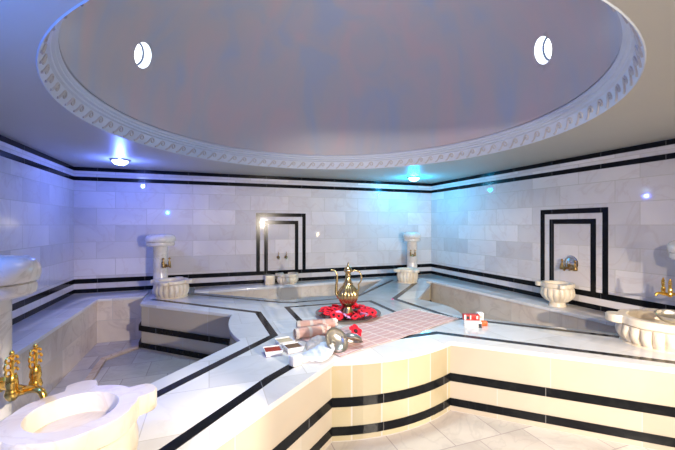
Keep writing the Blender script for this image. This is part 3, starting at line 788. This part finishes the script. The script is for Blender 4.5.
# ------------------------------------------------------------------ spice dishes
def dish(label, loc, rz, spice, sx=0.14, sy=0.135):
    t = thing('square_dish', label, 'dish', loc, rz)
    bm = BM(); h = 0.042; k = 0.82
    def rect(s, z, e=0.0): return [bm.verts.new((x*(sx/2-e)*s, y*(sy/2-e)*s, z)) for x, y in ((-1, -1), (1, -1), (1, 1), (-1, 1))]
    rs = [rect(k, 0), rect(1, h), rect(1, h, 0.007), rect(k, 0.010, 0.007)]
    for a, b in zip(rs, rs[1:]):
        for i in range(4): bm.faces.new((a[i], a[(i+1) % 4], b[(i+1) % 4], b[i]))
    bm.faces.new(rs[0]); bm.faces.new(rs[-1])
    bmesh.ops.bevel(bm, geom=bm.edges[:], offset=0.0018, segments=2, affect='EDGES')
    obj('dish_body', bm, M_WHITE, t)
    bm = BM(); nx = 14; V = []
    for i in range(nx+1):
        V.append([])
        for j in range(nx+1):
            x, y = (i/nx*2-1), (j/nx*2-1)
            V[-1].append(bm.verts.new((x*(sx/2-0.011), y*(sy/2-0.011), 0.034 + 0.007*math.cos(x*PI/2)*math.cos(y*PI/2) + 0.0012*random.random())))
    for i in range(nx):
        for j in range(nx): bm.faces.new((V[i][j], V[i+1][j], V[i+1][j+1], V[i][j+1]))
    ed = [e for e in bm.edges if len(e.link_faces) == 1]
    r = bmesh.ops.extrude_edge_only(bm, edges=ed); vv = [g for g in r['geom'] if isinstance(g, bmesh.types.BMVert)]
    for v in vv: v.co.z = 0.014; v.co.x *= 0.86; v.co.y *= 0.86
    o = obj('spice', bm, spice, t); return t
dish('small white dish of red spice on the platform, leftmost of the dishes', (0.465, 2.74, 0.0), 0.0, M_SPICE_R)
dish('small white dish of pale powder behind the other two dishes', (0.595, 2.92, 0.0), 0.15, M_SPICE_Y)
dish('small white dish of brown spice next to the grey pouch', (0.63, 2.76, 0.0), 0.12, M_SPICE_B)

# ------------------------------------------------------------------ soap bars, pouch and linen mitt
for loc, rz, lb, dim in (((0.58, 2.46, 0.0015), 0.5, 'white soap bar standing on the platform edge in front of the white mitt', (0.085, 0.06, 0.075)),
                         ((0.65, 2.52, 0.0), 0.2, 'white soap bar lying flat under the edge of the white mitt', (0.11, 0.07, 0.035))):
    bm = BM(); add_box(bm, -dim[0]/2, dim[0]/2, -dim[1]/2, dim[1]/2, 0, dim[2], 0.009)
    o = obj('soap_bar', bm, M_SOAP, loc=loc); o.rotation_euler = (0, 0, rz); tag(o, lb, 'soap')
def soft(name, label, outline, z0, h, m, mound):
    """cushioned cloth piece: filled outline with a soft folded surface"""
    cx = sum(p[0] for p in outline)/len(outline); cy = sum(p[1] for p in outline)/len(outline)
    bm = BM(); K = 10; P = smoothpath([Vector((*p, 0)) for p in outline] + [Vector((*outline[0], 0))], 6)[:-1]; n = len(P)
    top = []; 
    for k in range(1, K+1):
        s = k/K; row = []
        for i, p in enumerate(P):
            x, y = cx + (p.x-cx)*s, cy + (p.y-cy)*s
            z = z0 + mound(x, y) + h*(1-s**4) + 0.007*math.sin(x*95+y*50)*math.sin(y*60-x*25)*(1-s*0.4)
            row.append(bm.verts.new((x, y, max(z, z0 + 0.003))))
        top.append(row)
    ct = bm.verts.new((cx, cy, z0 + h + mound(cx, cy)))
    for i in range(n): bm.faces.new((ct, top[0][i], top[0][(i+1) % n]))
    for a, b in zip(top, top[1:]):
        for i in range(n): bm.faces.new((a[i], b[i], b[(i+1) % n], a[(i+1) % n]))
    bot = [bm.verts.new((v.co.x, v.co.y, v.co.z-0.003)) for v in top[-1]]
    for i in range(n): bm.faces.new((top[-1][i], bot[i], bot[(i+1) % n], top[-1][(i+1) % n]))
    bm.faces.new(bot)
    return tag(obj(name, bm, m, angle=70), label, 'cloth')
soft('cotton_pouch', 'folded grey cotton pouch between the brown spice dish and the towels', [(0.73, 2.72), (0.76, 2.86), (0.88, 2.94), (0.98, 2.86), (0.92, 2.79), (0.80, 2.72)], 0.0, 0.035, M_POUCH, lambda x, y: 0.03*math.exp(-((x-0.88)**2+(y-2.85)**2)/0.006))
soft('linen_mitt', 'crumpled white linen mitt draped between the soap and the steel bowl', [(0.63, 2.47), (0.66, 2.60), (0.80, 2.70), (0.89, 2.77), (0.93, 2.62), (0.85, 2.47), (0.76, 2.41), (0.70, 2.45)], 0.010, 0.022, M_LINEN, lambda x, y: 0.030*max(0, (x-0.62)/0.3))

# ------------------------------------------------------------------ metal bowls
def bowl(label, loc, rot, R=0.095, m=None):
    bm = BM(); pr = []
    D = 0.058*R/0.095
    for i in range(12):
        u = i/11; pr.append((R*math.sin(u*PI/2)**0.8 if i else 0.004, -D*math.cos(u*PI/2)**0.9 if i < 11 else 0))
    inner = [(max(0.003, r-0.003), z+0.003) for r, z in pr[::-1]]
    full = pr + [(R+0.010, 0.001), (R+0.010, 0.004)] + inner
    add_lathe(bm, full, 48)
    t = obj('metal_bowl', bm, m or M_STEEL, angle=45, loc=loc); t.rotation_euler = rot
    tag(t, label, 'bowl')
    bm = BM(); add_lathe(bm, [(0.001, -D+0.004), (0.022, -D+0.0045), (0.024, -D+0.010), (0.014, -D+0.014), (0.001, -D+0.016)], 24); obj('boss', bm, m or M_STEEL, t)
    return t
bowl('engraved steel bowl tilted up on its side to face the camera', (0.95, 2.62, 0.088), (math.radians(52), math.radians(14), math.radians(10)))
bowl('engraved steel bowl turned over behind the tilted one', (1.105, 2.67, 0.058), (math.radians(155), math.radians(22), 0), R=0.08)
bowl('shallow metal bowl resting on the rim of the wide fluted basin', (3.44, 1.70, 0.294), (math.radians(4), math.radians(-6), 0), R=0.105)

# ------------------------------------------------------------------ small soap boxes at the cloth end
def gift_box(label, loc, rz, dim, cols):
    t = thing('soap_box', label, 'box', loc, rz)
    bm = BM(); add_box(bm, -dim[0]/2, dim[0]/2, -dim[1]/2, dim[1]/2, 0, dim[2], 0.003); obj('carton', bm, cols[0], t)
    for (x0, x1, z0, z1, m) in cols[1]:
        bm = BM(); add_box(bm, -dim[0]/2 + x0*dim[0], -dim[0]/2 + x1*dim[0], -dim[1]/2-0.0015, -dim[1]/2+0.001, z0*dim[2], z1*dim[2]); obj('printed_panel', bm, m, t)
    return t
gift_box('long white carton with a black end panel, lowest of the small boxes by the cloth', (2.44, 2.80, 0.0), -0.60, (0.16, 0.07, 0.055), (M_CARD, [(0.80, 0.99, 0.02, 0.75, M_INK), (0.3, 0.62, 0.35, 0.5, M_POUCH)]))
gift_box('dark red carton with white panels lying on top of the long white one', (2.455, 2.845, 0.0565), -0.45, (0.155, 0.06, 0.055), (M_REDCARD, [(0.04, 0.16, 0.1, 0.95, M_CARD), (0.40, 0.47, 0.15, 0.85, M_CARD), (0.80, 0.90, 0.25, 0.8, M_CARD), (0.18, 0.36, 0.2, 0.7, M_INK)]))
gift_box('upright white carton behind the orange wrapped soap', (2.58, 2.86, 0.0), -0.45, (0.06, 0.06, 0.115), (M_CARD, [(0.3, 0.7, 0.55, 0.75, M_POUCH)]))
bm = BM(); add_box(bm, -0.032, 0.032, -0.02, 0.02, 0, 0.05, 0.012); o = obj('wrapped_soap', bm, M_ORANGE, loc=(2.565, 2.785, 0)); o.rotation_euler = (0, 0, -0.5); tag(o, 'small orange wrapped soap beside the long white carton', 'soap')
